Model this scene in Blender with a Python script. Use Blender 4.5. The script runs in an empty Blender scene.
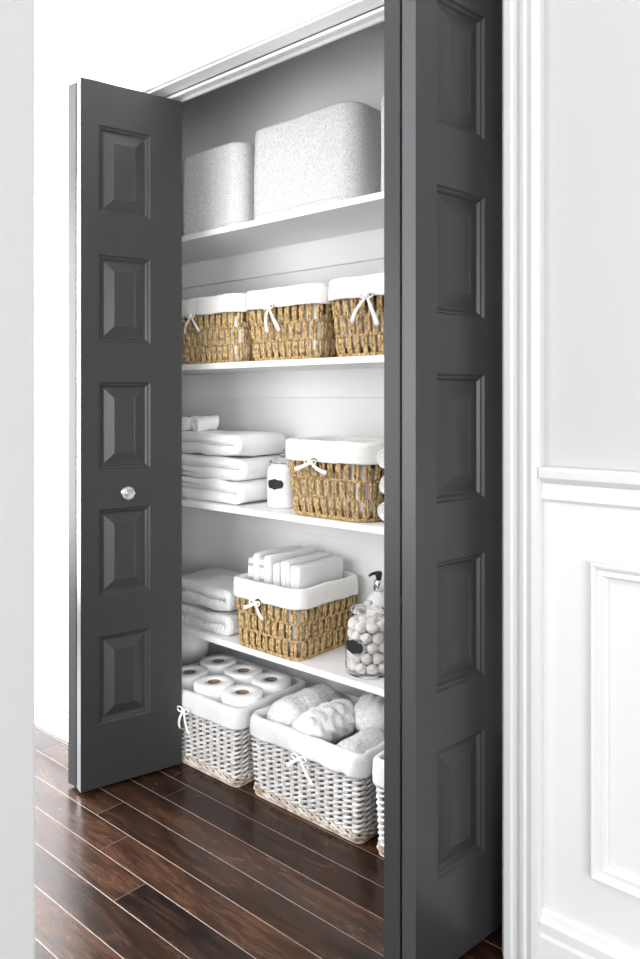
import bpy, bmesh, math, random
from mathutils import Vector, Matrix, noise
random.seed(7)
S = bpy.context.scene
COL = S.collection
PI = math.pi

# ------------------------------------------------------------------ materials
def mat(name, col, rough=.6, spec=.5, **kw):
    m = bpy.data.materials.new(name); m.use_nodes = True
    nt = m.node_tree; b = nt.nodes['Principled BSDF']
    b.inputs['Base Color'].default_value = (*col, 1)
    b.inputs['Roughness'].default_value = rough
    b.inputs['Specular IOR Level'].default_value = spec
    for k, v in kw.items():
        b.inputs[k.replace('_', ' ')].default_value = v
    return m

def bump(m, scale=80, dist=.002, strength=.5, kind='noise', stretch=(1, 1, 1), detail=4):
    nt = m.node_tree; b = nt.nodes['Principled BSDF']
    tc = nt.nodes.new('ShaderNodeTexCoord'); mp = nt.nodes.new('ShaderNodeMapping')
    mp.inputs['Scale'].default_value = stretch
    nt.links.new(tc.outputs['Object'], mp.inputs['Vector'])
    if kind == 'noise':
        t = nt.nodes.new('ShaderNodeTexNoise'); t.inputs['Scale'].default_value = scale
        t.inputs['Detail'].default_value = detail; out = t.outputs['Fac']
    else:
        t = nt.nodes.new('ShaderNodeTexVoronoi'); t.inputs['Scale'].default_value = scale; out = t.outputs['Distance']
    nt.links.new(mp.outputs['Vector'], t.inputs['Vector'])
    bp = nt.nodes.new('ShaderNodeBump'); bp.inputs['Distance'].default_value = dist
    bp.inputs['Strength'].default_value = strength
    nt.links.new(out, bp.inputs['Height'])
    nt.links.new(bp.outputs['Normal'], b.inputs['Normal'])
    return m

def vary(m, c1, c2, scale=60, stretch=(1, 1, 1), lo=.35, hi=.65, detail=5):
    nt = m.node_tree; b = nt.nodes['Principled BSDF']
    tc = nt.nodes.new('ShaderNodeTexCoord'); mp = nt.nodes.new('ShaderNodeMapping')
    mp.inputs['Scale'].default_value = stretch
    nt.links.new(tc.outputs['Object'], mp.inputs['Vector'])
    t = nt.nodes.new('ShaderNodeTexNoise'); t.inputs['Scale'].default_value = scale; t.inputs['Detail'].default_value = detail
    nt.links.new(mp.outputs['Vector'], t.inputs['Vector'])
    r = nt.nodes.new('ShaderNodeValToRGB')
    r.color_ramp.elements[0].position = lo; r.color_ramp.elements[0].color = (*c1, 1)
    r.color_ramp.elements[1].position = hi; r.color_ramp.elements[1].color = (*c2, 1)
    nt.links.new(t.outputs['Fac'], r.inputs['Fac'])
    nt.links.new(r.outputs['Color'], b.inputs['Base Color'])
    return m

M = {}
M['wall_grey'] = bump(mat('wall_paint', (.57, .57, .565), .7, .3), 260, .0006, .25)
M['wall_pier'] = bump(mat('near_wall_paint', (.60, .60, .60), .7, .3), 260, .0006, .25)
M['white'] = bump(mat('white_trim_paint', (.76, .765, .77), .38, .5), 30, .0005, .2)
M['closet'] = bump(mat('closet_paint', (.94, .94, .94), .65, .3), 200, .0005, .2)
M['shelf'] = bump(mat('shelf_paint', (.95, .95, .95), .45, .4), 40, .0004, .2)
M['ceiling'] = bump(mat('ceiling_paint', (.88, .88, .88), .8, .2), 200, .0008, .3)
M['door'] = bump(mat('charcoal_paint', (.033, .034, .036), .36, .5), 90, .0004, .25)
M['chrome'] = bump(mat('chrome', (.85, .85, .86), .12, .5, Metallic=1.0), 50, .0001, .1)
M['black'] = bump(mat('black_plastic', (.012, .012, .013), .3, .5), 60, .0002, .1)
M['chalk'] = bump(mat('chalkboard_label', (.022, .023, .025), .6, .3), 300, .0002, .2)
M['liner'] = bump(mat('cream_liner_cloth', (.92, .905, .87), .9, .1), 700, .0006, .35)
M['linerw'] = bump(mat('white_liner_cloth', (.68, .68, .69), .9, .1), 700, .0006, .35)
M['ribbon'] = bump(mat('ribbon_cloth', (.93, .91, .87), .85, .1), 600, .0004, .3)
M['terry'] = bump(mat('white_terry', (.90, .90, .90), .95, .1), 420, .003, .55)
M['terry2'] = bump(mat('pale_grey_towel', (.80, .80, .81), .95, .1), 420, .003, .55, stretch=(1, .5, 1))
nt = M['terry2'].node_tree; wv = nt.nodes.new('ShaderNodeTexWave'); wv.inputs['Scale'].default_value = 22; wv.inputs['Distortion'].default_value = .6
tcc = nt.nodes.new('ShaderNodeTexCoord'); nt.links.new(tcc.outputs['Object'], wv.inputs['Vector'])
b2 = nt.nodes.new('ShaderNodeBump'); b2.inputs['Distance'].default_value = .004; b2.inputs['Strength'].default_value = .5
b1 = [n for n in nt.nodes if n.type == 'BUMP' and n != b2][0]
nt.links.new(wv.outputs['Fac'], b2.inputs['Height']); nt.links.new(b1.outputs['Normal'], b2.inputs['Normal']); nt.links.new(b2.outputs['Normal'], nt.nodes['Principled BSDF'].inputs['Normal'])
M['linen'] = bump(mat('white_linen', (.88, .88, .885), .9, .1), 350, .002, .45)
M['linen2'] = bump(vary(mat('striped_linen', (.8, .8, .8), .9, .1), (.50, .50, .52), (.88, .88, .885), 95, (.05, .05, 1), .42, .50, 1), 350, .002, .4)
M['plush'] = bump(vary(mat('grey_plush', (.7, .7, .7), 1.0, .05), (.62, .62, .63), (.86, .86, .87), 130), 260, .003, .6)
M['knit'] = bump(vary(mat('pale_knit', (.7, .7, .7), 1.0, .05), (.70, .70, .71), (.90, .90, .90), 150), 280, .003, .6)
M['paper'] = bump(mat('tissue_paper', (.92, .92, .915), .95, .1), 260, .0012, .4)
M['core'] = bump(mat('cardboard_core', (.27, .19, .13), .9, .1), 100, .001, .3)
M['grass'] = bump(vary(mat('seagrass_rope', (.5, .4, .2), .75, .25), (.19, .10, .030), (.88, .63, .31), 190, (1, 1, .5), .32, .60),
     420, .005, .9, stretch=(1, 1, .6))
M['bag'] = bump(vary(mat('cloth_seen_through_weave', (.6, .55, .5), .9, .1), (.20, .14, .09), (.74, .70, .66), 16, (1, 1, 1), .44, .56, 3), 300, .001, .4)
M['grassdark'] = bump(mat('dark_seagrass', (.10, .06, .03), .8, .2), 400, .002, .6)
M['wicker'] = bump(vary(mat('grey_willow', (.6, .6, .6), .6, .3), (.42, .40, .385), (.72, .71, .70), 60, (1, 1, 1), .3, .6), 300, .001, .4)
M['wickerbase'] = bump(vary(mat('tan_willow', (.6, .5, .4), .65, .3), (.36, .27, .20), (.72, .66, .60), 45, (1, 1, 1), .35, .65), 300, .001, .4)
M['stake'] = bump(vary(mat('willow_stake', (.3, .27, .24), .7, .3), (.07, .06, .055), (.20, .18, .165), 80), 300, .001, .4)
M['cotton'] = bump(vary(mat('cotton', (.9, .9, .9), 1, .05), (.84, .78, .74), (.94, .93, .92), 30), 250, .004, .6)
M['milk'] = bump(mat('white_jar_ceramic', (.90, .90, .895), .12, .5), 20, .0002, .1)
M['glass'] = mat('clear_glass', (1, 1, 1), .02, .5, Transmission_Weight=1.0, IOR=1.08)
M['frost'] = bump(mat('frosted_glass', (.97, .97, .97), .25, .5, Transmission_Weight=.75, IOR=1.3), 40, .0003, .1)
M['soap'] = bump(mat('white_bottle', (.88, .88, .88), .2, .5), 30, .0003, .1)
M['crystal'] = mat('crystal', (1, 1, 1), .02, .6, Transmission_Weight=.85, IOR=1.6)

# woven fabric for the bins: crossed fine waves
def weave(name, c1, c2):
    m = mat(name, c1, .95, .1); nt = m.node_tree; b = nt.nodes['Principled BSDF']
    tc = nt.nodes.new('ShaderNodeTexCoord')
    outs = []
    for st in ((1, 1, .28), (.3, .3, 1.6)):
        mp = nt.nodes.new('ShaderNodeMapping'); mp.inputs['Scale'].default_value = st
        nt.links.new(tc.outputs['Object'], mp.inputs['Vector'])
        t = nt.nodes.new('ShaderNodeTexNoise'); t.inputs['Scale'].default_value = 520; t.inputs['Detail'].default_value = 2
        nt.links.new(mp.outputs['Vector'], t.inputs['Vector']); outs.append(t.outputs['Fac'])
    mx = nt.nodes.new('ShaderNodeMath'); mx.operation = 'ADD'
    nt.links.new(outs[0], mx.inputs[0]); nt.links.new(outs[1], mx.inputs[1])
    hf = nt.nodes.new('ShaderNodeMath'); hf.operation = 'MULTIPLY'; hf.inputs[1].default_value = .5
    nt.links.new(mx.outputs[0], hf.inputs[0])
    r = nt.nodes.new('ShaderNodeValToRGB')
    r.color_ramp.elements[0].position = .38; r.color_ramp.elements[0].color = (*c1, 1)
    r.color_ramp.elements[1].position = .60; r.color_ramp.elements[1].color = (*c2, 1)
    nt.links.new(hf.outputs[0], r.inputs['Fac']); nt.links.new(r.outputs['Color'], b.inputs['Base Color'])
    bp = nt.nodes.new('ShaderNodeBump'); bp.inputs['Distance'].default_value = .0015; bp.inputs['Strength'].default_value = .6
    nt.links.new(hf.outputs[0], bp.inputs['Height']); nt.links.new(bp.outputs['Normal'], b.inputs['Normal'])
    return m
M['bin'] = weave('grey_woven_fabric', (.50, .50, .505), (.82, .82, .825))

# dark hardwood boards running along x, bevel glints coloured in as pale seam lines
PL0, PLW = 1.405, .0865
def wood():
    m = mat('dark_hardwood', (.05, .03, .02), .2, .42)
    nt = m.node_tree; N = nt.nodes; L = nt.links; b = N['Principled BSDF']
    def math_(op, a, b_=None, c=None):
        n = N.new('ShaderNodeMath'); n.operation = op
        for i, v in enumerate((a, b_, c)):
            if v is None: continue
            if isinstance(v, (int, float)): n.inputs[i].default_value = v
            else: L.new(v, n.inputs[i])
        return n.outputs[0]
    tc = N.new('ShaderNodeTexCoord'); sx = N.new('ShaderNodeSeparateXYZ'); L.new(tc.outputs['Object'], sx.inputs[0])
    v = math_('DIVIDE', math_('SUBTRACT', sx.outputs['Y'], PL0), PLW)
    row = math_('FLOOR', v); fy = math_('FRACT', v)
    wn = N.new('ShaderNodeTexWhiteNoise'); wn.noise_dimensions = '1D'; L.new(row, wn.inputs['W'])
    xs = math_('ADD', math_('DIVIDE', sx.outputs['X'], 1.45), math_('MULTIPLY', wn.outputs['Value'], 7.3))
    colm = math_('FLOOR', xs); fx = math_('FRACT', xs)
    cb = N.new('ShaderNodeCombineXYZ'); L.new(row, cb.inputs[0]); L.new(colm, cb.inputs[1])
    wn2 = N.new('ShaderNodeTexWhiteNoise'); wn2.noise_dimensions = '2D'; L.new(cb.outputs[0], wn2.inputs['Vector'])
    off = N.new('ShaderNodeCombineXYZ'); L.new(math_('MULTIPLY', wn2.outputs['Value'], 37.), off.inputs[2])
    ad = N.new('ShaderNodeVectorMath'); ad.operation = 'ADD'
    L.new(tc.outputs['Object'], ad.inputs[0]); L.new(off.outputs[0], ad.inputs[1])
    mp = N.new('ShaderNodeMapping'); mp.inputs['Scale'].default_value = (1.5, 8, 1); L.new(ad.outputs[0], mp.inputs['Vector'])
    g = N.new('ShaderNodeTexNoise'); g.inputs['Scale'].default_value = 2.2; g.inputs['Detail'].default_value = 7
    g.inputs['Distortion'].default_value = 1.6; g.inputs['Roughness'].default_value = .62
    L.new(mp.outputs[0], g.inputs['Vector'])
    mp2 = N.new('ShaderNodeMapping'); mp2.inputs['Scale'].default_value = (4, 55, 1); L.new(ad.outputs[0], mp2.inputs['Vector'])
    g2 = N.new('ShaderNodeTexNoise'); g2.inputs['Scale'].default_value = 3; g2.inputs['Detail'].default_value = 4; L.new(mp2.outputs[0], g2.inputs['Vector'])
    gm = math_('ADD', math_('MULTIPLY', g.outputs['Fac'], .62), math_('MULTIPLY', g2.outputs['Fac'], .38))
    gm = math_('ADD', gm, math_('MULTIPLY', math_('SUBTRACT', wn2.outputs['Value'], .5), .22))
    r = N.new('ShaderNodeValToRGB'); e = r.color_ramp.elements
    e[0].position = .36; e[0].color = (.007, .0038, .0027, 1)
    e[1].position = .64; e[1].color = (.062, .027, .014, 1)
    k = e.new(.5); k.color = (.028, .012, .007, 1)
    L.new(gm, r.inputs['Fac'])
    ad0 = N.new('ShaderNodeVectorMath'); ad0.operation = 'ADD'; L.new(tc.outputs['Object'], ad0.inputs[0]); ad0.inputs[1].default_value = (4, 9, 1)
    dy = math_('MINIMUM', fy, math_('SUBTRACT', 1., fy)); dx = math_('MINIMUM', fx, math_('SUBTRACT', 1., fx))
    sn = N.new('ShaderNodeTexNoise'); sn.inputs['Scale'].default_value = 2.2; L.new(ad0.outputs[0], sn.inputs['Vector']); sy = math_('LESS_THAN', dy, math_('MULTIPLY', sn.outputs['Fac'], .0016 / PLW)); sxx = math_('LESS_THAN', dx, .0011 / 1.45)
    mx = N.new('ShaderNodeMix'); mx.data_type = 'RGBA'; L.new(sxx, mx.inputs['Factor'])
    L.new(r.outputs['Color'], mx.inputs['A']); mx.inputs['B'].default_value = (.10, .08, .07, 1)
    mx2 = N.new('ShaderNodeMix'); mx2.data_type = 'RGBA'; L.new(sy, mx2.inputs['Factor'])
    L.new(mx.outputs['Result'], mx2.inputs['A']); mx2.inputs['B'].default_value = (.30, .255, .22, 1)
    L.new(mx2.outputs['Result'], b.inputs['Base Color'])
    rr = N.new('ShaderNodeMapRange'); rr.inputs['To Min'].default_value = .15; rr.inputs['To Max'].default_value = .36
    L.new(g.outputs['Fac'], rr.inputs['Value']); L.new(rr.outputs['Result'], b.inputs['Roughness'])
    hh = math_('SUBTRACT', math_('MULTIPLY', gm, .5), math_('MULTIPLY', math_('MAXIMUM', sy, sxx), .6))
    bp = N.new('ShaderNodeBump'); bp.inputs['Distance'].default_value = .0012; bp.inputs['Strength'].default_value = .35
    L.new(hh, bp.inputs['Height']); L.new(bp.outputs['Normal'], b.inputs['Normal'])
    return m
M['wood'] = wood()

# ------------------------------------------------------------------ helpers
def link(name, bm, m, parent=None, smooth=False, loc=None, rotz=None, bevel=0):
    me = bpy.data.meshes.new(name)
    bmesh.ops.recalc_face_normals(bm, faces=bm.faces)
    if smooth:
        for f in bm.faces: f.smooth = True
    bm.to_mesh(me); bm.free()
    me.materials.append(m)
    o = bpy.data.objects.new(name, me); COL.objects.link(o)
    if parent: o.parent = parent
    if loc is not None: o.location = loc
    if rotz is not None: o.rotation_euler = (0, 0, rotz)
    if bevel:
        b = o.modifiers.new('bevel', 'BEVEL'); b.width = bevel; b.segments = 2; b.limit_method = 'ANGLE'
    return o
def tag(o, label, cat, group=None, kind=None):
    o['label'] = label; o['category'] = cat
    if group: o['group'] = group
    if kind: o['kind'] = kind
    return o
def empty(name, loc=(0, 0, 0), rotz=0):
    o = bpy.data.objects.new(name, None); COL.objects.link(o)
    o.empty_display_size = .05; o.location = loc; o.rotation_euler = (0, 0, rotz); return o
def dup(root, loc, label=None, rotz=None):
    r = root.copy(); COL.objects.link(r); r.location = loc
    if rotz is not None: r.rotation_euler = (0, 0, rotz)
    if label: r['label'] = label
    for ch in list(root.children):
        c = ch.copy(); COL.objects.link(c); c.parent = r
        for g in list(ch.children):
            d = g.copy(); COL.objects.link(d); d.parent = c
    return r
def box(bm, a, b):
    x0, y0, z0 = a; x1, y1, z1 = b
    vs = [bm.verts.new(p) for p in ((x0, y0, z0), (x1, y0, z0), (x1, y1, z0), (x0, y1, z0), (x0, y0, z1), (x1, y0, z1), (x1, y1, z1), (x0, y1, z1))]
    for f in ((0, 3, 2, 1), (4, 5, 6, 7), (0, 1, 5, 4), (1, 2, 6, 5), (2, 3, 7, 6), (3, 0, 4, 7)):
        bm.faces.new([vs[i] for i in f])
def boxo(name, a, b, m, parent=None, bevel=0):
    bm = bmesh.new(); box(bm, a, b); return link(name, bm, m, parent, bevel=bevel)
def grid(bm, rings, close_u=True, cap0=False, cap1=False):
    """rings of points -> quads"""
    V = [[bm.verts.new(p) for p in r] for r in rings]
    n = len(V[0])
    for i in range(len(V) - 1):
        for j in range(n if close_u else n - 1):
            k = (j + 1) % n
            bm.faces.new((V[i][j], V[i][k], V[i + 1][k], V[i + 1][j]))
    if cap0: bm.faces.new(V[0][::-1])
    if cap1: bm.faces.new(V[-1])
    return V
def tube(bm, pts, rad, n=6, closed=False, flat=1.0, up=None):
    pts = [Vector(p) for p in pts]; rings = []
    prev = None
    N = len(pts)
    for i, p in enumerate(pts):
        if closed: t = pts[(i + 1) % N] - pts[i - 1]
        else: t = pts[min(i + 1, N - 1)] - pts[max(i - 1, 0)]
        if t.length < 1e-9: t = Vector((0, 0, 1))
        t.normalize()
        ref = up or (Vector((0, 0, 1)) if abs(t.z) < .9 else Vector((0, 1, 0)))
        a = t.cross(ref); a.normalize(); b = a.cross(t); b.normalize()
        r = rad[i] if isinstance(rad, (list, tuple)) else rad
        rings.append([p + a * math.cos(2 * PI * k / n) * r + b * math.sin(2 * PI * k / n) * r * flat for k in range(n)])
    if closed: rings.append(rings[0])
    if closed:
        V = [[bm.verts.new(q) for q in r] for r in rings[:-1]]
        for i in range(N):
            for j in range(n):
                k = (j + 1) % n; i2 = (i + 1) % N
                bm.faces.new((V[i][j], V[i][k], V[i2][k], V[i2][j]))
    else: grid(bm, rings, True, True, True)
def lathe(bm, prof, n=40, c=(0, 0), cap0=False, cap1=False):
    grid(bm, [[(c[0] + r * math.cos(2 * PI * k / n), c[1] + r * math.sin(2 * PI * k / n), z) for k in range(n)] for r, z in prof], True, cap0, cap1)
def rr(s, w, d, r):
    """point and outward normal on a rounded rectangle; s in 0..1 starting front centre (y=-d/2) going +x"""
    r = min(r, w / 2 - 1e-4, d / 2 - 1e-4); a = w - 2 * r; b = d - 2 * r; q = PI * r / 2
    per = 2 * a + 2 * b + 4 * q; t = (s % 1.) * per
    segs = [('l', a / 2, (0, -d / 2), (1, 0)), ('c', q, (w / 2 - r, -d / 2 + r), -PI / 2), ('l', b, (w / 2, -b / 2), (0, 1)),
            ('c', q, (w / 2 - r, d / 2 - r), 0), ('l', a, (a / 2, d / 2), (-1, 0)), ('c', q, (-w / 2 + r, d / 2 - r), PI / 2),
            ('l', b, (-w / 2, b / 2), (0, -1)), ('c', q, (-w / 2 + r, -d / 2 + r), PI), ('l', a / 2, (-a / 2, -d / 2), (1, 0))]
    for kind, L, p, dr in segs:
        if t <= L + 1e-9:
            if kind == 'l':
                return Vector((p[0] + dr[0] * t, p[1] + dr[1] * t, 0)), Vector((dr[1], -dr[0], 0))
            an = dr + t / r
            return Vector((p[0] + r * math.cos(an), p[1] + r * math.sin(an), 0)), Vector((math.cos(an), math.sin(an), 0))
        t -= L
    return Vector((0, -d / 2, 0)), Vector((0, -1, 0))
def perim(w, d, r): return 2 * (w + d) - 8 * r + 2 * PI * r
def nz(v, s, seed=0): return noise.noise(Vector(v) * s + Vector((seed * 3.7, seed * 1.3, seed * 7.1)))

# ------------------------------------------------------------------ camera
cd = bpy.data.cameras.new('camera'); cam = bpy.data.objects.new('camera', cd); COL.objects.link(cam)
cam.location = (0, 0, 1.11)
cam.rotation_euler = (PI / 2, 0, math.asin(.659))
cd.sensor_fit = 'VERTICAL'; cd.sensor_height = 24; cd.lens = 765 / 959 * 24
cd.shift_y = -79.5 / 959; cd.clip_start = .05
cd.dof.use_dof = True; cd.dof.focus_distance = 2.1; cd.dof.aperture_fstop = 3.5
S.camera = cam

# ------------------------------------------------------------------ room
WY = 1.40            # hall side of the closet wall
IY = 1.50            # closet side of it
XL, XR = -2.03, -.737  # clear opening
HZ = 2.035           # opening head
BY = 1.895           # closet back wall
CZ = 2.46
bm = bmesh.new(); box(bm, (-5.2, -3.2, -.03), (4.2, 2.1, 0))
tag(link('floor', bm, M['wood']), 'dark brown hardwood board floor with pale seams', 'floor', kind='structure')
bm = bmesh.new(); box(bm, (-5.2, -3.2, CZ), (4.2, 2.1, CZ + .05))
tag(link('ceiling', bm, M['ceiling']), 'white ceiling over hall and closet', 'ceiling', kind='structure')
bm = bmesh.new(); box(bm, (-5.2, 1.345, 0), (-2.17, WY, CZ)); box(bm, (-5.2, WY, 0), (XL - .012, IY, CZ))
tag(link('wall_closet_left', bm, M['white']), 'white hall wall left of the closet opening', 'wall', kind='structure')
bm = bmesh.new(); box(bm, (XL - .012, WY, HZ + .012), (XR + .012, IY, CZ))
tag(link('wall_closet_header', bm, M['white']), 'white wall strip above the closet opening', 'wall', kind='structure')
bm = bmesh.new(); box(bm, (XR + .012, WY, 0), (2.6, IY, CZ))
tag(link('wall_right', bm, M['wall_grey']), 'pale grey hall wall right of the closet', 'wall', kind='structure')
bm = bmesh.new(); box(bm, (-2.62, BY, 0), (-.50, BY + .06, CZ))
tag(link('wall_closet_back', bm, M['closet']), 'white back wall inside the closet', 'wall', kind='structure')
bm = bmesh.new(); box(bm, (-2.62, IY, 0), (-2.56, BY, CZ))
tag(link('wall_closet_side', bm, M['closet']), 'white side wall at the left inside the closet', 'wall', kind='structure')
bm = bmesh.new(); box(bm, (-.56, IY, 0), (-.50, BY, CZ))
tag(link('wall_closet_end', bm, M['closet']), 'white side wall at the right inside the closet', 'wall', kind='structure')
# the near wall whose end closes the picture on the left
bm = bmesh.new(); box(bm, (-1.12, .30, 0), (-.842, .456, CZ))
tag(link('wall_left', bm, M['wall_pier'], bevel=.004), 'white wall end close to the camera at the far left of the photo', 'wall', kind='structure')

# jamb lining
bm = bmesh.new()
box(bm, (XL - .012, WY - .004, 0), (XL, IY + .002, HZ)); box(bm, (XR, WY - .004, 0), (XR + .012, IY + .002, HZ))
box(bm, (XL - .012, WY - .004, HZ), (XR + .012, IY + .002, HZ + .012))
tag(link('trim_1', bm, M['white'], bevel=.001), 'white jamb lining of the closet opening', 'trim', kind='structure')
# folding door track under the head
bm = bmesh.new(); box(bm, (XL, 1.445, HZ - .012), (XR, 1.452, HZ)); box(bm, (XL, 1.480, HZ - .012), (XR, 1.487, HZ)); box(bm, (XL, 1.445, HZ - .003), (XR, 1.487, HZ))
tag(link('trim_2', bm, M['white']), 'white folding door track under the head of the closet opening', 'door track', kind='structure')

# casing profile (u = distance from opening, v = projection)
CP = [(0, 0), (0, .012), (.004, .016), (.018, .016), (.022, .012), (.030, .0125), (.040, .019), (.048, .021), (.052, .016), (.058, .020), (.066, .024), (.078, .024), (.082, .018), (.082, 0)]
def run(bm, prof, f, a, b, shear=(0, 0)):
    """extrude profile; f(u,v,t) -> point ; shear mitre"""
    rings = []
    for t, sh in ((a, shear[0]), (b, shear[1])):
        rings.append([f(u, v, t + sh * u) for u, v in prof])
    grid(bm, rings, True, True, True)
ox = .006
bm = bmesh.new(); run(bm, CP, lambda u, v, t: (XR + ox + u, WY - v, t), 0, HZ + ox, (0, 1))
tag(link('trim_3', bm, M['white']), 'white moulded casing up the right side of the closet opening', 'trim', kind='structure')
bm = bmesh.new(); run(bm, CP, lambda u, v, t: (XL - ox - u, WY - v, t), 0, HZ + ox, (0, 1))
tag(link('trim_4', bm, M['white']), 'white moulded casing up the left side of the closet opening', 'trim', kind='structure')
bm = bmesh.new(); run(bm, CP, lambda u, v, t: (t, WY - v, HZ + ox + u), XL - ox, XR + ox, (-1, 1))
tag(link('trim_5', bm, M['white']), 'white moulded casing along the top of the closet opening', 'trim', kind='structure')

# wainscot on the right wall
WX = XR + ox + .082
bm = bmesh.new(); box(bm, (WX, WY - .004, 0), (2.6, WY, .93))
tag(link('wainscot_panel', bm, M['white']), 'smooth white wainscot board below the chair rail', 'wainscot', kind='structure')
RP = [(.915, 0), (.915, .008), (.921, .014), (.930, .014), (.934, .010), (.950, .010), (.955, .018), (.962, .026), (.976, .028), (.982, .022), (.982, 0)]
bm = bmesh.new(); run(bm, [(u, v) for u, v in RP], lambda u, v, t: (t, WY - v, u), WX, 2.6)
tag(link('trim_6', bm, M['white']), 'white chair rail along the right wall', 'trim', kind='structure')
BP = [(0, 0), (0, .018), (.082, .018), (.088, .013), (.096, .013), (.100, .021), (.112, .021), (.118, .012), (.128, .010), (.134, .006), (.134, 0)]
bm = bmesh.new(); run(bm, BP, lambda u, v, t: (t, WY - .002 - v, u), WX, 2.6)
tag(link('baseboard_right', bm, M['white']), 'white moulded baseboard at the foot of the right wall', 'baseboard', kind='structure')
bm = bmesh.new(); run(bm, BP, lambda u, v, t: (t, 1.345 - v, u), -5.2, -2.17)
tag(link('baseboard_left', bm, M['white']), 'white baseboard at the foot of the wall left of the closet', 'baseboard', kind='structure')
def frame_ring(bm, x0, x1, z0, z1, y, prof):
    rings = []
    for i, o in prof:
        rings.append([(x0 + i, y - o, z0 + i), (x1 - i, y - o, z0 + i), (x1 - i, y - o, z1 - i), (x0 + i, y - o, z1 - i)])
    grid(bm, rings)
bm = bmesh.new()
for x0 in (-.553, .25):
    frame_ring(bm, x0, x0 + .68, .232, .812, WY - .004, [(0, -.002), (0, .012), (.004, .017), (.009, .015), (.013, .008), (.022, .010), (.027, .005), (.031, .004), (.031, -.002)])
tag(link('trim_7', bm, M['white']), 'white picture frame mouldings on the wainscot', 'trim', kind='structure')

# ------------------------------------------------------------------ closet shelves
SH = [(1.652, 'highest white closet shelf, carrying the grey fabric bins'), (1.227, 'white closet shelf carrying the row of three seagrass baskets'),
      (.779, 'white closet shelf carrying the thick bath towels and rolled towels'), (.359, 'lowest white closet shelf, just above the floor baskets')]
TH = .019
for z, lab in SH:
    e = tag(empty('closet_shelf', (-1.56, BY, z)), lab, 'shelf', 'white closet shelves')
    boxo('board', (-1.0, 1.60 - BY, -TH), (1.0, 0, 0), M['shelf'], e, bevel=.0015)
    boxo('cleat', (-1.0, -.018, -TH - .09), (1.0, 0, -TH), M['shelf'], e, bevel=.001)
    boxo('end_cleat', (-1.0, -.22, -TH - .04), (-.982, -.018, -TH), M['shelf'], e, bevel=.001)
    boxo('end_cleat', (.982, -.22, -TH - .04), (1.0, -.018, -TH), M['shelf'], e, bevel=.001)

# ------------------------------------------------------------------ bifold doors
PZ = [(.188, .438), (.548, .798), (.911, 1.161), (1.276, 1.524), (1.642, 1.892)]
DT, DZ0, DZ1 = .034, .010, 2.014
PROF = [(0, 0), (.004, .005), (.008, .0055), (.013, .011), (.018, .011), (.046, .0025), (.048, .003)]
def leaf(name, N, d, W, side, a, b, parent):
    """slab door leaf; N hinge corner, d unit direction, side: unit vector of thickness, panels a..b along the width, both faces"""
    bm = bmesh.new()
    def P(u, t, z): return Vector((N[0] + d[0] * u + side[0] * t, N[1] + d[1] * u + side[1] * t, z))
    zs = [DZ0] + [v for p in PZ for v in p] + [DZ1]
    us = [0, a, b, W]
    for t0, sg in ((0, 1), (DT, -1)):
        for i in range(3):
            for j in range(len(zs) - 1):
                if i == 1 and j % 2 == 1:
                    rings = []
                    for ins, dep in PROF:
                        rings.append([P(us[1] + ins, t0 + sg * dep, zs[j] + ins), P(us[2] - ins, t0 + sg * dep, zs[j] + ins),
                                      P(us[2] - ins, t0 + sg * dep, zs[j + 1] - ins), P(us[1] + ins, t0 + sg * dep, zs[j + 1] - ins)])
                    grid(bm, rings, True, False, True)
                else:
                    bm.faces.new([bm.verts.new(P(u, t0, z)) for u, z in ((us[i], zs[j]), (us[i + 1], zs[j]), (us[i + 1], zs[j + 1]), (us[i], zs[j + 1]))])
    for q in (((0, 0), (0, DT)), ((W, 0), (W, DT))):
        bm.faces.new([bm.verts.new(P(u, t, z)) for (u, t), z in ((q[0], DZ0), (q[1], DZ0), (q[1], DZ1), (q[0], DZ1))])
    for z in (DZ0, DZ1):
        bm.faces.new([bm.verts.new(P(u, t, z)) for u, t in ((0, 0), (W, 0), (W, DT), (0, DT))])
    bmesh.ops.remove_doubles(bm, verts=bm.verts, dist=1e-5)
    return link(name, bm, M['door'], parent)
def unit(x, y):
    l = math.hypot(x, y); return (x / l, y / l)

# left pair
DL = tag(empty('door_1', (0, 0, 0)), 'charcoal folding closet door on the left with five raised panels and a clear knob', 'door', kind='structure')
NL = (-1.915, 1.169); dL = unit(.2418, .9703); sL = (-dL[1], dL[0])
leaf('door_leaf', NL, dL, .306, sL, .052, .206, DL)
NL2 = (NL[0] + sL[0] * (DT + .010), NL[1] + sL[1] * (DT + .010)); dL2 = unit(-.10, .99); sL2 = (-dL2[1], dL2[0])
leaf('door_leaf', NL2, dL2, .290, sL2, .060, .214, DL)
def hinges(parent, p, zs):
    for z in zs:
        bm = bmesh.new(); lathe(bm, [(.0, z - .03), (.0045, z - .03), (.0045, z + .03), (0, z + .03)], 10, p)
        link('hinge', bm, M['door'], parent, smooth=True)
# hinges sit in the back gap between the leaves
hinges(DL, (NL[0] + sL[0] * (DT + .005) + dL[0] * .014, NL[1] + sL[1] * (DT + .005) + dL[1] * .014), (.25, 1.0, 1.78))
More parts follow.
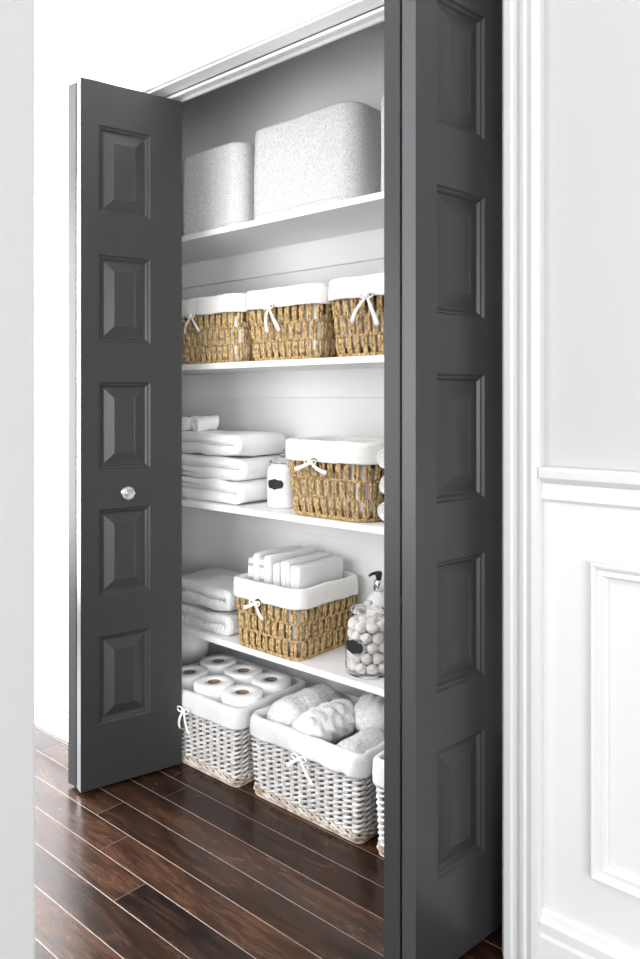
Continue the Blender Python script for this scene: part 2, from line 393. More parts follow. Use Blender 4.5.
# knob on the leaf face, facing the opening
kp = Vector((NL[0] + dL[0] * .128, NL[1] + dL[1] * .128, .843)); kn = Vector((-sL[0], -sL[1], 0))
def along(prof, n, faceted=False):
    bm = bmesh.new()
    zax = kn; xax = Vector((0, 0, 1)).cross(zax).normalized(); yax = zax.cross(xax)
    rings = []
    for i, (r, h) in enumerate(prof):
        ph = (i % 2) * PI / n if faceted else 0
        rings.append([kp + zax * h + xax * r * math.cos(2 * PI * k / n + ph) + yax * r * math.sin(2 * PI * k / n + ph) for k in range(n)])
    grid(bm, rings, True, True, True); return bm
kb = link('knob_base', along([(.013, 0), (.013, .003), (.006, .006), (.005, .014), (.008, .017), (.008, .018)], 20), M['chrome'], DL, smooth=True)
kk = link('knob', along([(.008, .018), (.0185, .024), (.0195, .031), (.014, .039), (.006, .041)], 8, True), M['crystal'], DL)
kk['label'] = 'clear faceted glass knob'
kb['label'] = 'chrome knob base'
# right pair
DR = tag(empty('door_2', (0, 0, 0)), 'charcoal folding closet door on the right, folded against the casing', 'door', kind='structure')
NR = (-.8045, 1.1885); dR = unit(.129, .9916); sR = (-dR[1], dR[0])
leaf('door_leaf', NR, dR, .2745, sR, .060, .211, DR)
NR2 = (NR[0] + sR[0] * (DT + .006), NR[1] + sR[1] * (DT + .006)); dR2 = unit(-.13, .99); sR2 = (-dR2[1], dR2[0])
leaf('door_leaf', NR2, dR2, .2745, sR2, .060, .211, DR)
hinges(DR, (NR[0] + sR[0] * (DT + .003) + dR[0] * .014, NR[1] + sR[1] * (DT + .003) + dR[1] * .014), (.25, 1.0, 1.78))

# ------------------------------------------------------------------ liners, bows
def liner(w, d, r, h, cuff, m, parent, floor_z, seed, top_off=.010, wav=.003, taper_in=.02):
    """cloth bag: inner wall from floor_z up over the rim and down outside as a cuff"""
    bm = bmesh.new(); n = 120; rings = []
    T = .0025
    prof = [(-.022 - taper_in, floor_z, 0), (-.018, floor_z + .01, .2), (-.013, h - cuff * 1.2, .4), (-.010, h - .012, .5), (-.007, h + .001, .6), (0, h + .005, .6),
            (top_off * .8, h + .001, .8), (top_off, h - .010, 1), (top_off + .001, h - cuff * .35, 1), (top_off + .0015, h - cuff * .65, 1.1), (top_off + .001, h - cuff * .9, 1.3), (top_off + .001, h - cuff, 1.5),
            (top_off - T, h - cuff, 1.5), (top_off - T, h - .015, 1), (top_off - T, h - .006, .8), (0, h + .005 - T, .6), (-.007 + T * .4, h - .003, .6)]
    for off, z, k in prof:
        ring = []
        for j in range(n):
            s = j / n
            p, nn = rr(s, w, d, r)
            q = nz((p.x, p.y, z * .6), 26, seed) * wav * k + nz((p.x, p.y, z * .3), 75, seed + 3) * wav * .45 * k
            zz = z + (nz((p.x, p.y, 0), 12, seed + 5) * .004 + nz((p.x, p.y, 0), 45, seed + 6) * .0014) * (1 if z > h - cuff * 1.1 else 0)
            if k >= 1: q = max(q, -.0008)
            ring.append((p.x + nn.x * (off + q), p.y + nn.y * (off + q), zz))
        rings.append(ring)
    grid(bm, rings)
    # floor of the bag
    vs = [bm.verts.new(p) for p in rings[0]]; bm.faces.new(vs)
    bmesh.ops.remove_doubles(bm, verts=bm.verts, dist=1e-6)
    return link('liner', bm, m, parent, smooth=True)

def strip(bm, pts, w, t=.0012, wdir=None):
    """flat ribbon along pts, lying against the front face (normal -y)"""
    pts = [Vector(p) for p in pts]; rings = []
    for i, p in enumerate(pts):
        tg = (pts[min(i + 1, len(pts) - 1)] - pts[max(i - 1, 0)]).normalized()
        nrm = Vector((0, -1, 0)); s = tg.cross(nrm)
        if s.length < .05: s = Vector((0, 0, 1))
        s.normalize(); nrm = s.cross(tg).normalized()
        ww = w[i] if isinstance(w, (list, tuple)) else w
        rings.append([p + s * ww / 2 + nrm * t / 2, p - s * ww / 2 + nrm * t / 2, p - s * ww / 2 - nrm * t / 2, p + s * ww / 2 - nrm * t / 2])
    grid(bm, rings, True, True, True)
def bow(x, y, z, parent, tails, loop=.022, w=.013, m=None):
    """bow with knot at x,y,z; tails = list of (dx,dz)"""
    bm = bmesh.new()
    for dx, dz in tails:
        pts = []
        for i in range(9):
            f = i / 8
            pts.append((x + dx * f + math.sin(f * 3.2) * .004 * (1 if dx > 0 else -1), y - .006 - math.sin(f * PI) * .006 - .001, z + dz * f - .004 * math.sin(f * PI) * (1 if abs(dz) < .03 else 0)))
        strip(bm, pts, [w * (.6 + .5 * (i / 8)) for i in range(9)])
    for s in (-1, 1):
        pts = []
        for i in range(13):
            a = i / 12 * 2 * PI
            pts.append((x + s * (loop * .5 * (1 - math.cos(a))), y - .006 - .004 * math.sin(a / 2), z + loop * .28 * math.sin(a) + loop * .15 * (1 - math.cos(a)) * .5))
        tube(bm, pts, w * .28, 6, flat=.6)
    ks = []
    for i in range(5):
        f = i / 4; ks.append((x + (f - .5) * w * 1.3, y - .009, z))
    tube(bm, ks, [w * .3, w * .55, w * .6, w * .55, w * .3], 8)
    return link('bow', bm, m or M['ribbon'], parent, smooth=True)

# ------------------------------------------------------------------ seagrass baskets
def grass_basket(w, d, r, h, taper=.022, cuff=.055, rows=3, seed=1, bowx=0., tails=((-.03, -.045), (.035, -.05)), floor_z=.02):
    root = empty('seagrass_basket')
    bm = bmesh.new()
    rnd = random.Random(seed)
    H = h - cuff * .55          # visible weave reaches a little under the cuff
    def wd(z):
        f = 1 - z / h
        return w - 2 * taper * f, d - 2 * taper * f, r - taper * .4 * f
    n = int(perim(w, d, r) / .0300)
    z0 = .007
    rh = (h - cuff * .92 - z0) / rows
    for i in range(rows + 1 if cuff > .03 else rows):
        za = z0 + rh * i; zb = min(za + rh, h - .01)
        for k in range(n):
            s = (k + .5 * (i % 2)) / n
            for q in (-1, 1):
                tilt = rnd.uniform(-.0022, .0022); pts = []; rad = []
                for j in range(9):
                    f = j / 8; z = za + (zb - za) * f
                    W, D, R = wd(z)
                    p, nn = rr(s + q * .0037 / perim(W, D, R) * (1.0 + .25 * math.sin(f * PI)) + tilt * (f - .5) / 1.0, W, D, R)
                    # neighbouring bundles pinch together at the ropes
                    bul = math.sin(f * PI)
                    tw = .0014 * math.sin(f * 20 + q * 1.6 + k)
                    pts.append((p.x + nn.x * (.001 + .0032 * bul + tw), p.y + nn.y * (.001 + .0032 * bul + tw), z))
                    rad.append(.0038 + .0012 * bul + rnd.uniform(-.0006, .0007))
                tube(bm, pts, rad, 6)
        if i > 0 or True:
            W, D, R = wd(za); N = n * 8
            for ph in (0, PI):
                pts = []
                for k in range(N):
                    p, nn = rr(k / N, W, D, R)
                    o = (.0004) + .0018 * math.cos(k / 8 * PI * 2 + ph)
                    pts.append((p.x + nn.x * (o + .0025), p.y + nn.y * (o + .0025), za + .0022 * math.sin(k / 8 * 2 * PI + ph)))
                tube(bm, pts, .0024, 5, closed=True)
    # base rope and woven floor
    W, D, R = wd(0); N = 90
    tube(bm, [(rr(k / N, W, D, R)[0] + rr(k / N, W, D, R)[1] * .001 + Vector((0, 0, .0050))) for k in range(N)], .0050, 6, closed=True)
    vs = [bm.verts.new(rr(k / 48, W - .004, D - .004, R)[0] + Vector((0, 0, .006))) for k in range(48)]; bm.faces.new(vs)
    vs = [bm.verts.new(rr(k / 48, W - .004, D - .004, R)[0] + Vector((0, 0, .002))) for k in range(48)]; bm.faces.new(vs)
    link('woven_body', bm, M['grass'], root, smooth=True)
    # cloth bag walls follow the taper inside the weave
    bm = bmesh.new(); rings = []
    for z, o in ((.009, .012), (.011, .0065), (h * .35, .0065), (h * .7, .0065), (h - .004, .0065)):
        W, D, R = wd(z); rings.append([rr(k / 90, W, D, R)[0] - rr(k / 90, W, D, R)[1] * (o + .0015 * nz((k * .4, z * 30, 0), 1, seed)) + Vector((0, 0, z)) for k in range(90)])
    grid(bm, rings, True, True)
    link('inner_bag', bm, M['bag'], root, smooth=True)
    liner(w, d, r, h, cuff, M['liner'], root, floor_z, seed)
    # dark handle slot over the bow with a loop of rope
    bm = bmesh.new(); yy = -d / 2 - .0115; pts = []
    for k in range(17):
        a = k / 16 * PI; pts.append((bowx + .003 + .008 * math.cos(a), yy, h - cuff + .001 + .006 * math.sin(a)))
    tube(bm, pts, .0042, 6)
    link('handle', bm, M['grassdark'], root, smooth=True)
    bow(bowx, yy - .003, h - cuff - .002, root, tails)
    return root

ZT = 1.227
GB = 'seagrass baskets on the second shelf from the top'
b = grass_basket(.305, .225, .034, .213, seed=1, bowx=-.050, tails=((-.034, -.058), (.040, -.052)), taper=.018)
b.location = (-1.913, 1.735, ZT); tag(b, 'seagrass basket with cream liner and crossed bow, leftmost of three, ruffled cloth on top', 'basket', GB)
b = grass_basket(.300, .225, .034, .213, seed=2, bowx=-.026, tails=((-.004, -.074), (.045, -.072)), taper=.018)
b.location = (-1.580, 1.735, ZT); tag(b, 'seagrass basket with cream liner and long bow tails, middle one of three in a row', 'basket', GB)
b = grass_basket(.306, .225, .034, .214, seed=3, bowx=.004, tails=((-.052, -.066), (.036, -.080)), taper=.018)
b.location = (-1.242, 1.735, ZT); tag(b, 'woven seagrass basket with cream liner beside the right folding door, third of the row', 'basket', GB)
b = grass_basket(.318, .235, .060, .213, seed=4, bowx=-.022, tails=((-.062, -.022), (.058, -.026)), taper=.018)
b.location = (-1.396, 1.718, .780); tag(b, 'rounded seagrass basket with white liner between the small white jar and rolled towels', 'basket')
b = grass_basket(.274, .282, .036, .206, seed=5, bowx=-.012, tails=((-.052, -.020), (.030, -.044)), taper=.014, cuff=.052, floor_z=.06)
b.location = (-1.615, 1.730, .359); tag(b, 'square seagrass basket on the lowest shelf filled with upright folded cloths', 'basket')

# ------------------------------------------------------------------ grey willow baskets
def willow_basket(w, d, h, r=.013, cuff=.058, taper=.010, seed=1, bowx=0., tails=((-.03, -.05), (.03, -.06)), floor_z=.02, wav=.004, nrow=14, bowz=0):
    root = empty('wicker_basket')
    def wd(z):
        f = 1 - z / h
        return w - 2 * taper * f, d - 2 * taper * f, r
    ns = int(perim(w, d, r) / .0325); ns += ns % 2
    bm = bmesh.new()
    for k in range(ns):
        pts = []
        for z in (.012, h * .3, h * .6, h - .004):
            W, D, R = wd(z); p, nn = rr(k / ns, W, D, R); pts.append((p.x - nn.x * .001, p.y - nn.y * .001, z))
        tube(bm, pts, .0050, 6)
    link('stakes', bm, M['stake'], root, smooth=True)
    bm = bmesh.new(); rnd = random.Random(seed)
    zb = .032; zt = h - .012
    for i in range(nrow):
        zc = zb + (zt - zb) * i / (nrow - 1); W, D, R = wd(zc); q = 10; N = ns * q
        for ph in (0, PI):
            pts = []; rad = []
            for k in range(N):
                p, nn = rr(k / N, W, D, R)
                th = k / q * PI + ph + .35 * nz((k * .05, i * 9, 0), 1, seed)
                j = .0011 * nz((k * .06, i * 9, 5), 1, seed)
                pts.append((p.x + nn.x * (.001 + .0046 * math.cos(th)), p.y + nn.y * (.001 + .0046 * math.cos(th)), zc + .0031 * math.sin(th) + j))
                rad.append(.0040 + .0007 * nz((k * .03, i * 5, 2 + ph), 1, seed))
            tube(bm, pts, rad, 6, closed=True)
    link('woven_wall', bm, M['wicker'], root, smooth=True)
    # slanting braided foot
    bm = bmesh.new(); W, D, R = wd(0); N = 160
    nb = int(ns * 1.0)
    for k in range(nb):
        for lay in (0, 1):
            pts = []
            for j in range(7):
                f = j / 6
                s = (k + f * 2.0 * (1 if lay == 0 else 1.1)) / nb
                p, nn = rr(s, W, D, R)
                o = .005 + .006 * math.sin(f * PI) - lay * .003
                zz = .030 - .022 * f if lay == 0 else .008 + .018 * f
                pts.append((p.x + nn.x * o, p.y + nn.y * o, zz))
            tube(bm, pts, .0036, 5)
    tube(bm, [(rr(k / N, W, D, R)[0] + rr(k / N, W, D, R)[1] * .004 + Vector((0, 0, .0045))) for k in range(N)], .0045, 6, closed=True)
    vs = [bm.verts.new(rr(k / 40, W, D, R)[0] + Vector((0, 0, .010))) for k in range(40)]; bm.faces.new(vs)
    link('foot_braid', bm, M['wickerbase'], root, smooth=True)
    liner(w - .002, d - .002, r + .004, h, cuff, M['linerw'], root, floor_z, seed, top_off=.012, wav=wav, taper_in=-.008)
    bow(bowx, -d / 2 - .017, h - cuff + bowz, root, tails, w=.011, loop=.026, m=M['ribbon'])
    return root
b = willow_basket(.388, .292, .226, cuff=.054, seed=11, bowx=-.014, tails=((-.018, -.058), (.024, -.066)), floor_z=.142, wav=.004, bowz=.006)
b.location = (-1.806, 1.626, 0); tag(b, 'grey wicker basket with pale cloth liner holding toilet paper rolls', 'basket')
b = willow_basket(.392, .290, .224, cuff=.052, seed=12, bowx=.012, tails=((-.046, -.036), (.050, -.058)), wav=.010, floor_z=.10)
b.location = (-1.370, 1.638, 0); tag(b, 'large grey wicker basket on the floor holding fluffy grey knit blankets', 'basket')
b = willow_basket(.360, .290, .236, seed=13, bowx=0)
b.location = (-.952, 1.638, 0); tag(b, 'grey wicker basket half hidden behind the right folding door', 'basket')

# ------------------------------------------------------------------ fabric bins
def fabric_bin(w, d, h, r, seed, slant=0):
    root = empty('fabric_bin')
    bm = bmesh.new(); rings = []; n = 96
    prof = [(-.020, .000), (-.006, .001), (.000, .010), (.001, .03), (.0, h * .5), (-.001, h - .02), (-.001, h - .006), (-.0035, h), (-.008, h - .001), (-.0095, h - .008), (-.0095, .02), (-.03, .012)]
    for o, z in prof:
        ring = []
        for k in range(n):
            p, nn = rr(k / n, w, d, r)
            f = z / h
            wob = .0035 * nz((p.x, p.y, z), 8, seed) * (.3 + .7 * f)
            sag = (nz((p.x, p.y, 0), 5, seed + 2) * .003 + slant * p.x / w) * (1 if z > h * .5 else 0)
            ring.append((p.x + nn.x * (o + wob), p.y + nn.y * (o + wob), z + sag))
        rings.append(ring)
    grid(bm, rings, True, True, True)
    link('bin_body', bm, M['bin'], root, smooth=True)
    bm = bmesh.new()     # stitched seam round the foot
    tube(bm, [rr(k / n, w, d, r)[0] + rr(k / n, w, d, r)[1] * .0008 + Vector((0, 0, .020 + .001 * math.sin(k))) for k in range(n)], .0013, 5, closed=True)
    link('seam', bm, M['bin'], root, smooth=True)
    return root
Z1 = 1.652
b = fabric_bin(.305, .225, .272, .048, 21); b.location = (-1.920, 1.742, Z1 + .001); tag(b, 'narrower grey woven fabric bin at the left end of the highest shelf', 'storage bin', 'fabric bins on the highest shelf')
b = fabric_bin(.425, .190, .280, .060, 22); b.location = (-1.515, 1.720, Z1 + .001); tag(b, 'wide light grey fabric bin, middle of the highest shelf', 'storage bin', 'fabric bins on the highest shelf')
b = fabric_bin(.330, .225, .262, .048, 23); b.location = (-1.066, 1.735, Z1 + .001); tag(b, 'light grey fabric bin almost hidden behind the right folding door', 'storage bin', 'fabric bins on the highest shelf')

# ------------------------------------------------------------------ cloth helpers
def sheet(name, path, t, depth, m, parent=None, seed=0, wob=.004, ny=14, close_end=.35, edge=.006):
    """centre line path [(x,z)] given thickness t, extruded along y, rounded ends, soft noise"""
    n = len(path); L = []; R = []
    for i in range(n):
        a = Vector((*path[max(i - 1, 0)], 0)); b_ = Vector((*path[min(i + 1, n - 1)], 0)); tg = (b_ - a).normalized(); nn = Vector((-tg.y, tg.x))
        p = Vector(path[i])
        k = 1
        if i == 0 or i == n - 1: k = .55
        L.append(p + nn * t / 2 * k); R.append(p - nn * t / 2 * k)
    out = L + R[::-1]; cen = [Vector(p) for p in path]; cen = cen + cen[::-1]
    bm = bmesh.new(); rings = []
    for j in range(ny + 1):
        f = j / ny; y = (f - .5) * depth
        e = min(f, 1 - f) * depth
        sc = 1 if e > edge else math.sqrt(max(0, 1 - (1 - e / edge) ** 2)) * (1 - close_end) + close_end
        ring = []
        for p, c in zip(out, cen):
            q = c + (p - c) * sc
            dz = nz((q.x, y, q.y), 9, seed) * wob + nz((q.x, y, q.y), 30, seed + 1) * wob * .35
            dx = nz((q.x, y, q.y), 9, seed + 2) * wob * .8
            dy = nz((q.x, 0, q.y), 22, seed + 4) * wob * (.9 if e < edge * 1.5 else .2)
            ring.append((q.x + dx, y + dy, q.y + dz))
        rings.append(ring)
    grid(bm, rings, True, True, True)
    return link(name, bm, m, parent, smooth=True)
def serp(w, layers, t, first=1, nseg=10):
    """serpentine centre line from bottom; layers stacked, turns are semicircles; starts at left if first=1"""
    pts = []; x0, x1 = t * .6, w - t / 2 * 1.0 - t / 2
    for L in range(layers):
        z = t / 2 + L * t
        xs = [x0 + (x1 - x0) * i / nseg for i in range(nseg + 1)]
        if (L % 2 == 0) != (first == 1): xs = xs[::-1]
        pts += [(x, z) for x in xs]
        if L < layers - 1:
            cx = xs[-1]; s = 1 if cx > w / 2 else -1
            for k in range(1, 6):
                a = -PI / 2 + PI * k / 6; pts.append((cx + s * math.cos(a) * t / 2, z + t / 2 + math.sin(a) * t / 2))
    return pts
def set_loc(o, x, y, z, rz=0): o.location = (x, y, z); o.rotation_euler = (0, 0, rz); return o

# thick bath towels, three high, third shelf
labs = ['thick folded white bath towel at the bottom of the stack beside the white jar', 'thick folded white bath towel in the middle of the stack beside the white jar', 'thick folded white bath towel on top of the stack beside the white jar']
for i in range(3):
    t = .0360
    o = sheet('bath_towel', serp(.40 - .006 * i, 2, t), t * .97, .215, M['terry'], seed=30 + i, wob=.0075, edge=.009, ny=26)
    set_loc(o, -2.145 + .004 * i, 1.735, .7805 + i * .0755, rz=(-.01, .02, -.015)[i]); tag(o, labs[i], 'towel', 'bath towels stacked on the third shelf')
def spiral(R, t, turns):
    pts = []; n = int(turns * 20)
    for k in range(n + 1):
        a = k / 20 * 2 * PI; r = .003 + (R - t / 2 - .003) * k / n
        pts.append((r * math.cos(-a), r * math.sin(-a)))
    return pts
def roll(name, R, t, L, m, seed, turns=3, wob=.003, ny=12, edge=.006):
    return sheet(name, spiral(R, t, turns), t * .93, L, m, seed=seed, wob=wob, ny=ny, edge=edge)
o = roll('washcloth', .029, .009, .085, M['terry'], 41, 2.6, .017, ny=18); set_loc(o, -2.048, 1.680, 1.036, .12); tag(o, 'small rolled white washcloth lying on the left of the towel stack', 'washcloth', 'rolled washcloths on the bath towels')
o = roll('washcloth', .028, .009, .085, M['terry'], 42, 2.6, .017, ny=18); set_loc(o, -1.978, 1.682, 1.035, -.10); tag(o, 'small rolled white washcloth nearer the jar on the towel stack', 'washcloth', 'rolled washcloths on the bath towels')
# three rolled towels at the right
for i, lab in enumerate(('rolled white towel at the bottom, resting on the shelf beside the right folding door', 'rolled white towel in the middle of the pile of rolls', 'rolled white towel on top of the pile of rolls')):
    o = roll('rolled_towel', .035, .0105, .20, M['terry'], 50 + i, 3.2, .004); set_loc(o, -1.196 + (0, .002, -.001)[i] * 2, 1.727, .8145 + i * .0695); tag(o, lab, 'towel', 'rolled towels on the third shelf')

# pale grey bath sheets on the lowest shelf, left
labs = ['pale grey ribbed towel folded flat on the lowest shelf, lower of two', 'pale grey ribbed towel folded on top, left of the basket of cloths']
for i in range(2):
    t = (.031, .040)[i]
    o = sheet('folded_towel', serp(.36, 2, t), t * .97, .215, M['terry2'], seed=60 + i, wob=.010, edge=.010, ny=26)
    set_loc(o, (-2.155, -2.165)[i], 1.735, (.3605, .4255)[i], (-.02, .02)[i]); tag(o, labs[i], 'towel', 'grey towels on the lowest shelf')
# ribs woven near the towel edge, as raised bands on the upper towel
# upright folded cloths in the square basket
cx0 = -1.615
xs = [-.106, -.081, -.056, -.028, .002, .040, .084]
tt = [.0100, .0100, .0105, .0115, .0115, .0165, .0185]
hh = [.198, .212, .204, .216, .198, .204, .198]
names = ['grey striped white cloth standing in the basket, the leftmost of the row', 'white folded cloth second from the left in the basket of cloths', 'grey striped folded cloth third from the left in the basket of cloths',
         'white folded cloth in the middle of the basket of cloths', 'white folded cloth just left of the two thick ones', 'thick white folded cloth second from the right in the basket', 'thickest white folded cloth at the right of the basket']
for i, x in enumerate(xs):
    H = hh[i]; nl = (4, 4, 4, 4, 2, 4, 4)[i]; t = tt[i] * 2 / nl
    path = [(q[1] - nl * t / 2, q[0] + .003) for q in serp(H, nl, t)]
    o = sheet('folded_cloth', path, t * .93, .210 - .006 * (i % 3), M['linen2' if i in (0, 2) else 'linen'], seed=70 + i, wob=.006, edge=.006, ny=24)
    set_loc(o, cx0 + x, 1.735, .359 + .064, (.04, .02, .03, .0, .02, .03, .02)[i])
    tag(o, names[i], 'cloth', 'cloths standing in the square basket')
# ruffled cloth in the first seagrass basket
bm = bmesh.new(); rings = []
for i in range(22):
    f = i / 21; ring = []
    for k in range(40):
        a = 2 * PI * k / 40; rx = .110 * math.sin(f * PI / 2); ry = .075 * math.sin(f * PI / 2)
        z = .180 + .036 * math.cos(f * PI / 2) + .012 * nz((math.cos(a) * rx, math.sin(a) * ry, 0), 55, 3)
        if f > .97: z = .17
        ring.append((rx * math.cos(a), ry * math.sin(a), z))
    rings.append(ring)
bmesh.ops.remove_doubles(bm, verts=bm.verts, dist=1e-6)
grid(bm, rings, True, True, True)
o = link('crumpled_cloth', bm, M['terry'], smooth=True); set_loc(o, -1.905, 1.735, ZT); tag(o, 'crumpled white cloth showing over the rim of the leftmost seagrass basket', 'cloth')

# fluffy rolls in the large grey basket
def plush(name, R1, L, m, seed, braid=0, flat=.9):
    bm = bmesh.new(); rings = []; NL_, NA = 60, 48
    for i in range(NL_ + 1):
        f = i / NL_; y = (f - .5) * L; e = min(f, 1 - f) * L
        sc = math.sqrt(max(.0, 1 - (1 - min(e / (R1 * .75), 1)) ** 2)) * .97 + .03
        ring = []
        for k in range(NA):
            a = 2 * PI * k / NA; r = R1 * sc
            r += .006 * nz((math.cos(a) * R1, y, math.sin(a) * R1), 18, seed) * sc + .0022 * nz((math.cos(a) * R1, y, math.sin(a) * R1), 90, seed) * sc
            if braid:
                ph = y * 75
                u = a * 4
                r += braid * sc * (abs(math.sin(ph + math.sin(u) * 1.4)) * abs(math.cos(u * .5)) - .3)
            ring.append((r * math.cos(a), y, r * math.sin(a) * flat))
        rings.append(ring)
    grid(bm, rings, True, True, True)
    return link(name, bm, m, smooth=True)
o = plush('rolled_blanket', .068, .250, M['plush'], 81); set_loc(o, -1.484, 1.630, .207, 0); tag(o, 'fluffy plain grey rolled blanket along the left side of the big wicker basket', 'blanket')
o = plush('rolled_blanket', .054, .205, M['knit'], 82, braid=.012); set_loc(o, -1.376, 1.600, .216, -.04); tag(o, 'chunky cable knit blanket rolled in the middle of the big wicker basket', 'blanket')
o = plush('rolled_blanket', .060, .140, M['knit'], 83, braid=.010); set_loc(o, -1.290, 1.708, .224, 1.1); tag(o, 'pale knit blanket bunched at the back right of the big wicker basket', 'blanket')
o = plush('rolled_blanket', .052, .185, M['plush'], 84); set_loc(o, -1.244, 1.590, .180, 0); tag(o, 'fluffy grey rolled blanket lying low along the right side of the big wicker basket', 'blanket')
o = plush('rolled_blanket', .100, .235, M['plush'], 85, flat=.6); set_loc(o, -.952, 1.640, .165, 0); tag(o, 'grey blanket filling the wicker basket behind the right folding door', 'blanket')

# ------------------------------------------------------------------ toilet rolls
def troll():
    root = empty('toilet_roll'); bm = bmesh.new(); n = 48; rings = []
    H = .100
    for r, z in ((.0205, .0), (.0600, .0), (.0618, .002), (.0620, .02), (.0620, H - .02), (.0618, H - .003), (.0600, H - .0002), (.040, H + .0005), (.0215, H - .001), (.0205, H - .004), (.0205, .0)):
        rings.append([((r + .0005 * math.sin(k * 1.7 + z * 40)) * math.cos(2 * PI * k / n), (r + .0005 * math.sin(k * 1.7 + z * 40)) * math.sin(2 * PI * k / n), z) for k in range(n)])
    grid(bm, rings)
    link('paper', bm, M['paper'], root, smooth=True)
    bm = bmesh.new(); lathe(bm, [(.0203, .001), (.0203, H - .002), (.0192, H - .002), (.0192, .001), (.0203, .001)], 32)
    link('core', bm, M['core'], root, smooth=True)
    return root
tr = troll(); tag(tr, 'white toilet paper roll', 'toilet roll', 'toilet rolls in the wicker basket')
pos = [(-1.671, 1.557, 'nearest toilet roll, at the front right corner of the basket'), (-1.796, 1.556, 'toilet roll in the middle of the front row'), (-1.925, 1.563, 'toilet roll at the left of the front row beside the left folding door'),
       (-1.677, 1.684, 'toilet roll at the right of the back row, by the basket edge'), (-1.803, 1.684, 'toilet roll in the middle of the back row'), (-1.929, 1.689, 'farthest left toilet roll of the back row')]
for i, (x, y, lab) in enumerate(pos):
    if i == 0: tr.location = (x, y, .1445); tr['label'] = lab
    else: dup(tr, (x, y, .1445 + (.001, -.001, .002, .0, .001)[i - 1]), lab, rotz=i * .9)
# white bundle behind them
bm = bmesh.new(); rings = []
for r, z in ((.11, 0), (.135, .02), (.15, .08), (.165, .16), (.185, .215), (.192, .255), (.18, .30), (.12, .328), (.02, .333)):
    rings.append([(r * math.cos(2 * PI * k / 48) * (1 + .03 * nz((math.cos(2 * PI * k / 48), math.sin(2 * PI * k / 48), z * 6), 2, 5)), .62 * r * math.sin(2 * PI * k / 48), z) for k in range(48)])
grid(bm, rings, True, True, True)
o = link('cloth_bundle', bm, M['linen'], smooth=True); set_loc(o, -2.275, 1.745, .001); tag(o, 'rounded white bundle behind the toilet rolls under the lowest shelf', 'bundle')

# ------------------------------------------------------------------ jars
def plaque(bm, R, zc, ac, w, h, t=.0012):
    """bracket shaped label wrapped on a cylinder of radius R"""
    nU, nV = 28, 10; A = []; B = []
    for i in range(nU + 1):
        u = -1 + 2 * i / nU
        # half height outline: ogee bracket with pointed centre and notched ends
        au = abs(u)
        hh_ = .78 + .22 * (math.cos(min(au / .62, 1) * PI) * .5 + .5)
        if au > .80: hh_ = .78 - (au - .80) / .20 * .46
        if au < .10: hh_ += .10 * (1 - au / .10)
        ra, rb = [], []
        for j in range(nV + 1):
            v = -1 + 2 * j / nV
            a = ac + u * w / 2 / R; z = zc + v * h / 2 * hh_
            ra.append((math.cos(a) * (R + t), math.sin(a) * (R + t), z)); rb.append((math.cos(a) * (R + .0001), math.sin(a) * (R + .0001), z))
        A.append(ra); B.append(rb)
    VA = grid(bm, A, False); VB = grid(bm, B, False)
    for i in range(nU):
        bm.faces.new((VA[i][0], VA[i + 1][0], VB[i + 1][0], VB[i][0])); bm.faces.new((VA[i][-1], VA[i + 1][-1], VB[i + 1][-1], VB[i][-1]))
    for j in range(nV):
        bm.faces.new((VA[0][j], VA[0][j + 1], VB[0][j + 1], VB[0][j])); bm.faces.new((VA[-1][j], VA[-1][j + 1], VB[-1][j + 1], VB[-1][j]))
def glass_lid(R, z, parent):
    bm = bmesh.new()
    lathe(bm, [(0.001, z + .012), (R * .5, z + .012), (R * .98, z + .006), (R * 1.10, z + .004), (R * 1.12, z + .0), (R * 1.10, z - .004), (R * .98, z - .004), (R * .9, z - .010), (R * .7, z - .006), (.001, z - .003)], 40)
    link('lid', bm, M['glass'], parent, smooth=True)
    bm = bmesh.new()
    lathe(bm, [(.001, z + .0125), (.009, z + .0125), (.008, z + .014), (.011, z + .017), (.012, z + .020), (.009, z + .023), (.001, z + .024)], 24)
    link('lid_knob', bm, M['glass'], parent, smooth=True)
# small white jar on the third shelf
J = tag(empty('lidded_jar', (-1.652, 1.712, .780)), 'white jar with black bracket label and clear lid, beside the towel stack', 'jar')
bm = bmesh.new(); R = .050
lathe(bm, [(.001, 0), (.046, 0), (R, .004), (R, .108), (.047, .120), (.040, .127), (.040, .134), (.037, .134), (.037, .125), (.001, .124)], 44)
link('jar_body', bm, M['milk'], J, smooth=True)
glass_lid(.040, .1385, J)
bm = bmesh.new(); ang = math.atan2(-1.712, 1.652)
plaque(bm, R, .073, ang - .55, .056, .032); link('label', bm, M['chalk'], J)
# large clear jar of cotton on the lowest shelf
JC = (-1.292, 1.678)
J = tag(empty('lidded_jar', (*JC, .3595)), 'clear glass apothecary jar full of cotton balls with black label', 'jar')
bm = bmesh.new(); R = .064
lathe(bm, [(.001, .0), (.056, .0), (.062, .004), (R, .012), (R, .125), (.061, .140), (.052, .152), (.046, .158), (.047, .166), (.0445, .166), (.0435, .158), (.049, .151), (.058, .139), (.0612, .124), (.0612, .014), (.056, .006), (.001, .006)], 56)
link('jar_body', bm, M['glass'], J, smooth=True)
glass_lid(.045, .1715, J)
bm = bmesh.new(); ang = math.atan2(-JC[1], -JC[0])
plaque(bm, R, .083, ang - .72, .062, .036); link('label', bm, M['chalk'], J)
bm = bmesh.new()
bmesh.ops.create_icosphere(bm, subdivisions=3, radius=.0158)
for v in bm.verts:
    v.co *= 1 + .16 * nz(v.co, 70, 4)
cb = link('cotton_ball', bm, M['cotton'], smooth=True)
tag(cb, 'fluffy white cotton ball inside the clear glass jar', 'cotton ball', 'cotton balls in the glass jar')
first = True; rnd = random.Random(5)
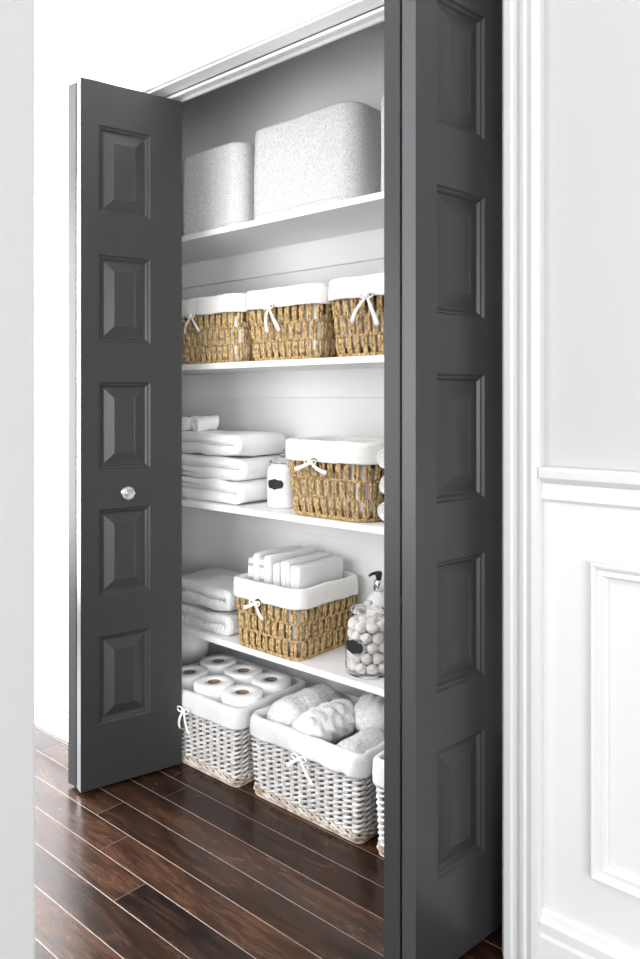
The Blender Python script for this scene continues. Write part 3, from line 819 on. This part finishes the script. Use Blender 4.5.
for lay in range(5):
    z = .359 + .023 + lay * .0275
    for ring, (n_, rad) in enumerate(((9, .0435), (3, .0165))):
        if ring == 1 and lay < 4: continue
        for k in range(n_):
            a = 2 * PI * k / n_ + lay * .35
            p = (JC[0] + rad * math.cos(a), JC[1] + rad * math.sin(a), z + rnd.uniform(-.001, .001))
            if first: cb.location = p; first = False
            else:
                o = cb.copy(); COL.objects.link(o); o.location = p
                o.rotation_euler = (rnd.uniform(0, 6), rnd.uniform(0, 6), rnd.uniform(0, 6))
# pump bottle
B = tag(empty('pump_bottle', (-1.352, 1.805, .3595)), 'white pump bottle with chrome collar and black pump head behind the cotton jar', 'pump bottle')
bm = bmesh.new()
lathe(bm, [(.001, 0), (.036, 0), (.038, .004), (.038, .150), (.035, .165), (.024, .178), (.015, .184), (.0145, .195), (.001, .195)], 40)
link('bottle', bm, M['soap'], B, smooth=True)
bm = bmesh.new(); lathe(bm, [(.001, .190), (.0155, .190), (.0155, .214), (.0135, .222), (.009, .224), (.001, .224)], 28)
link('collar', bm, M['chrome'], B, smooth=True)
bm = bmesh.new(); lathe(bm, [(.001, .223), (.0075, .223), (.0085, .230), (.0105, .236), (.0105, .243), (.0085, .247), (.001, .248)], 24)
pa = math.atan2(-.658, -.753)
pts = [(math.cos(pa) * r_, math.sin(pa) * r_, z_) for r_, z_ in ((.0, .241), (.010, .2415), (.018, .240), (.025, .236), (.028, .232))]
tube(bm, pts, [.0055, .0052, .0045, .004, .0032], 8)
link('pump_head', bm, M['black'], B, smooth=True)

# ------------------------------------------------------------------ light
w = bpy.data.worlds.new('world'); S.world = w; w.use_nodes = True
bg = w.node_tree.nodes['Background']; bg.inputs[0].default_value = (.97, .985, 1, 1); bg.inputs[1].default_value = .3
def area(name, loc, tgt, sx, sy, power, col=(1, 1, 1)):
    l = bpy.data.lights.new(name, 'AREA'); l.shape = 'RECTANGLE'; l.size = sx; l.size_y = sy; l.energy = power; l.color = col
    o = bpy.data.objects.new(name, l); COL.objects.link(o); o.location = loc
    o.rotation_euler = (Vector(tgt) - Vector(loc)).to_track_quat('-Z', 'Y').to_euler(); return o
area('hall_window_light', (-3.9, .60, 1.25), (0, .60, 1.25), 1.5, 2.1, 340, (.96, .98, 1))
area('room_fill_light', (-1.5, -1.0, 1.1), (-1.45, 1.6, .9), 2.2, 1.6, 56, (.99, .995, 1))  # added lamp out of view, brightens the closet from the front
area('side_fill_light', (2.9, -1.7, 1.1), (-2.0, 1.7, .75), 2.2, 1.7, 128, (.99, .995, 1))  # added fill lamp out of view, reaches the left part of the closet
S.view_settings.view_transform = 'Standard'; S.view_settings.look = 'None'
S.view_settings.gamma = 1; S.view_settings.use_curve_mapping = False
S.view_settings.exposure = 0.0
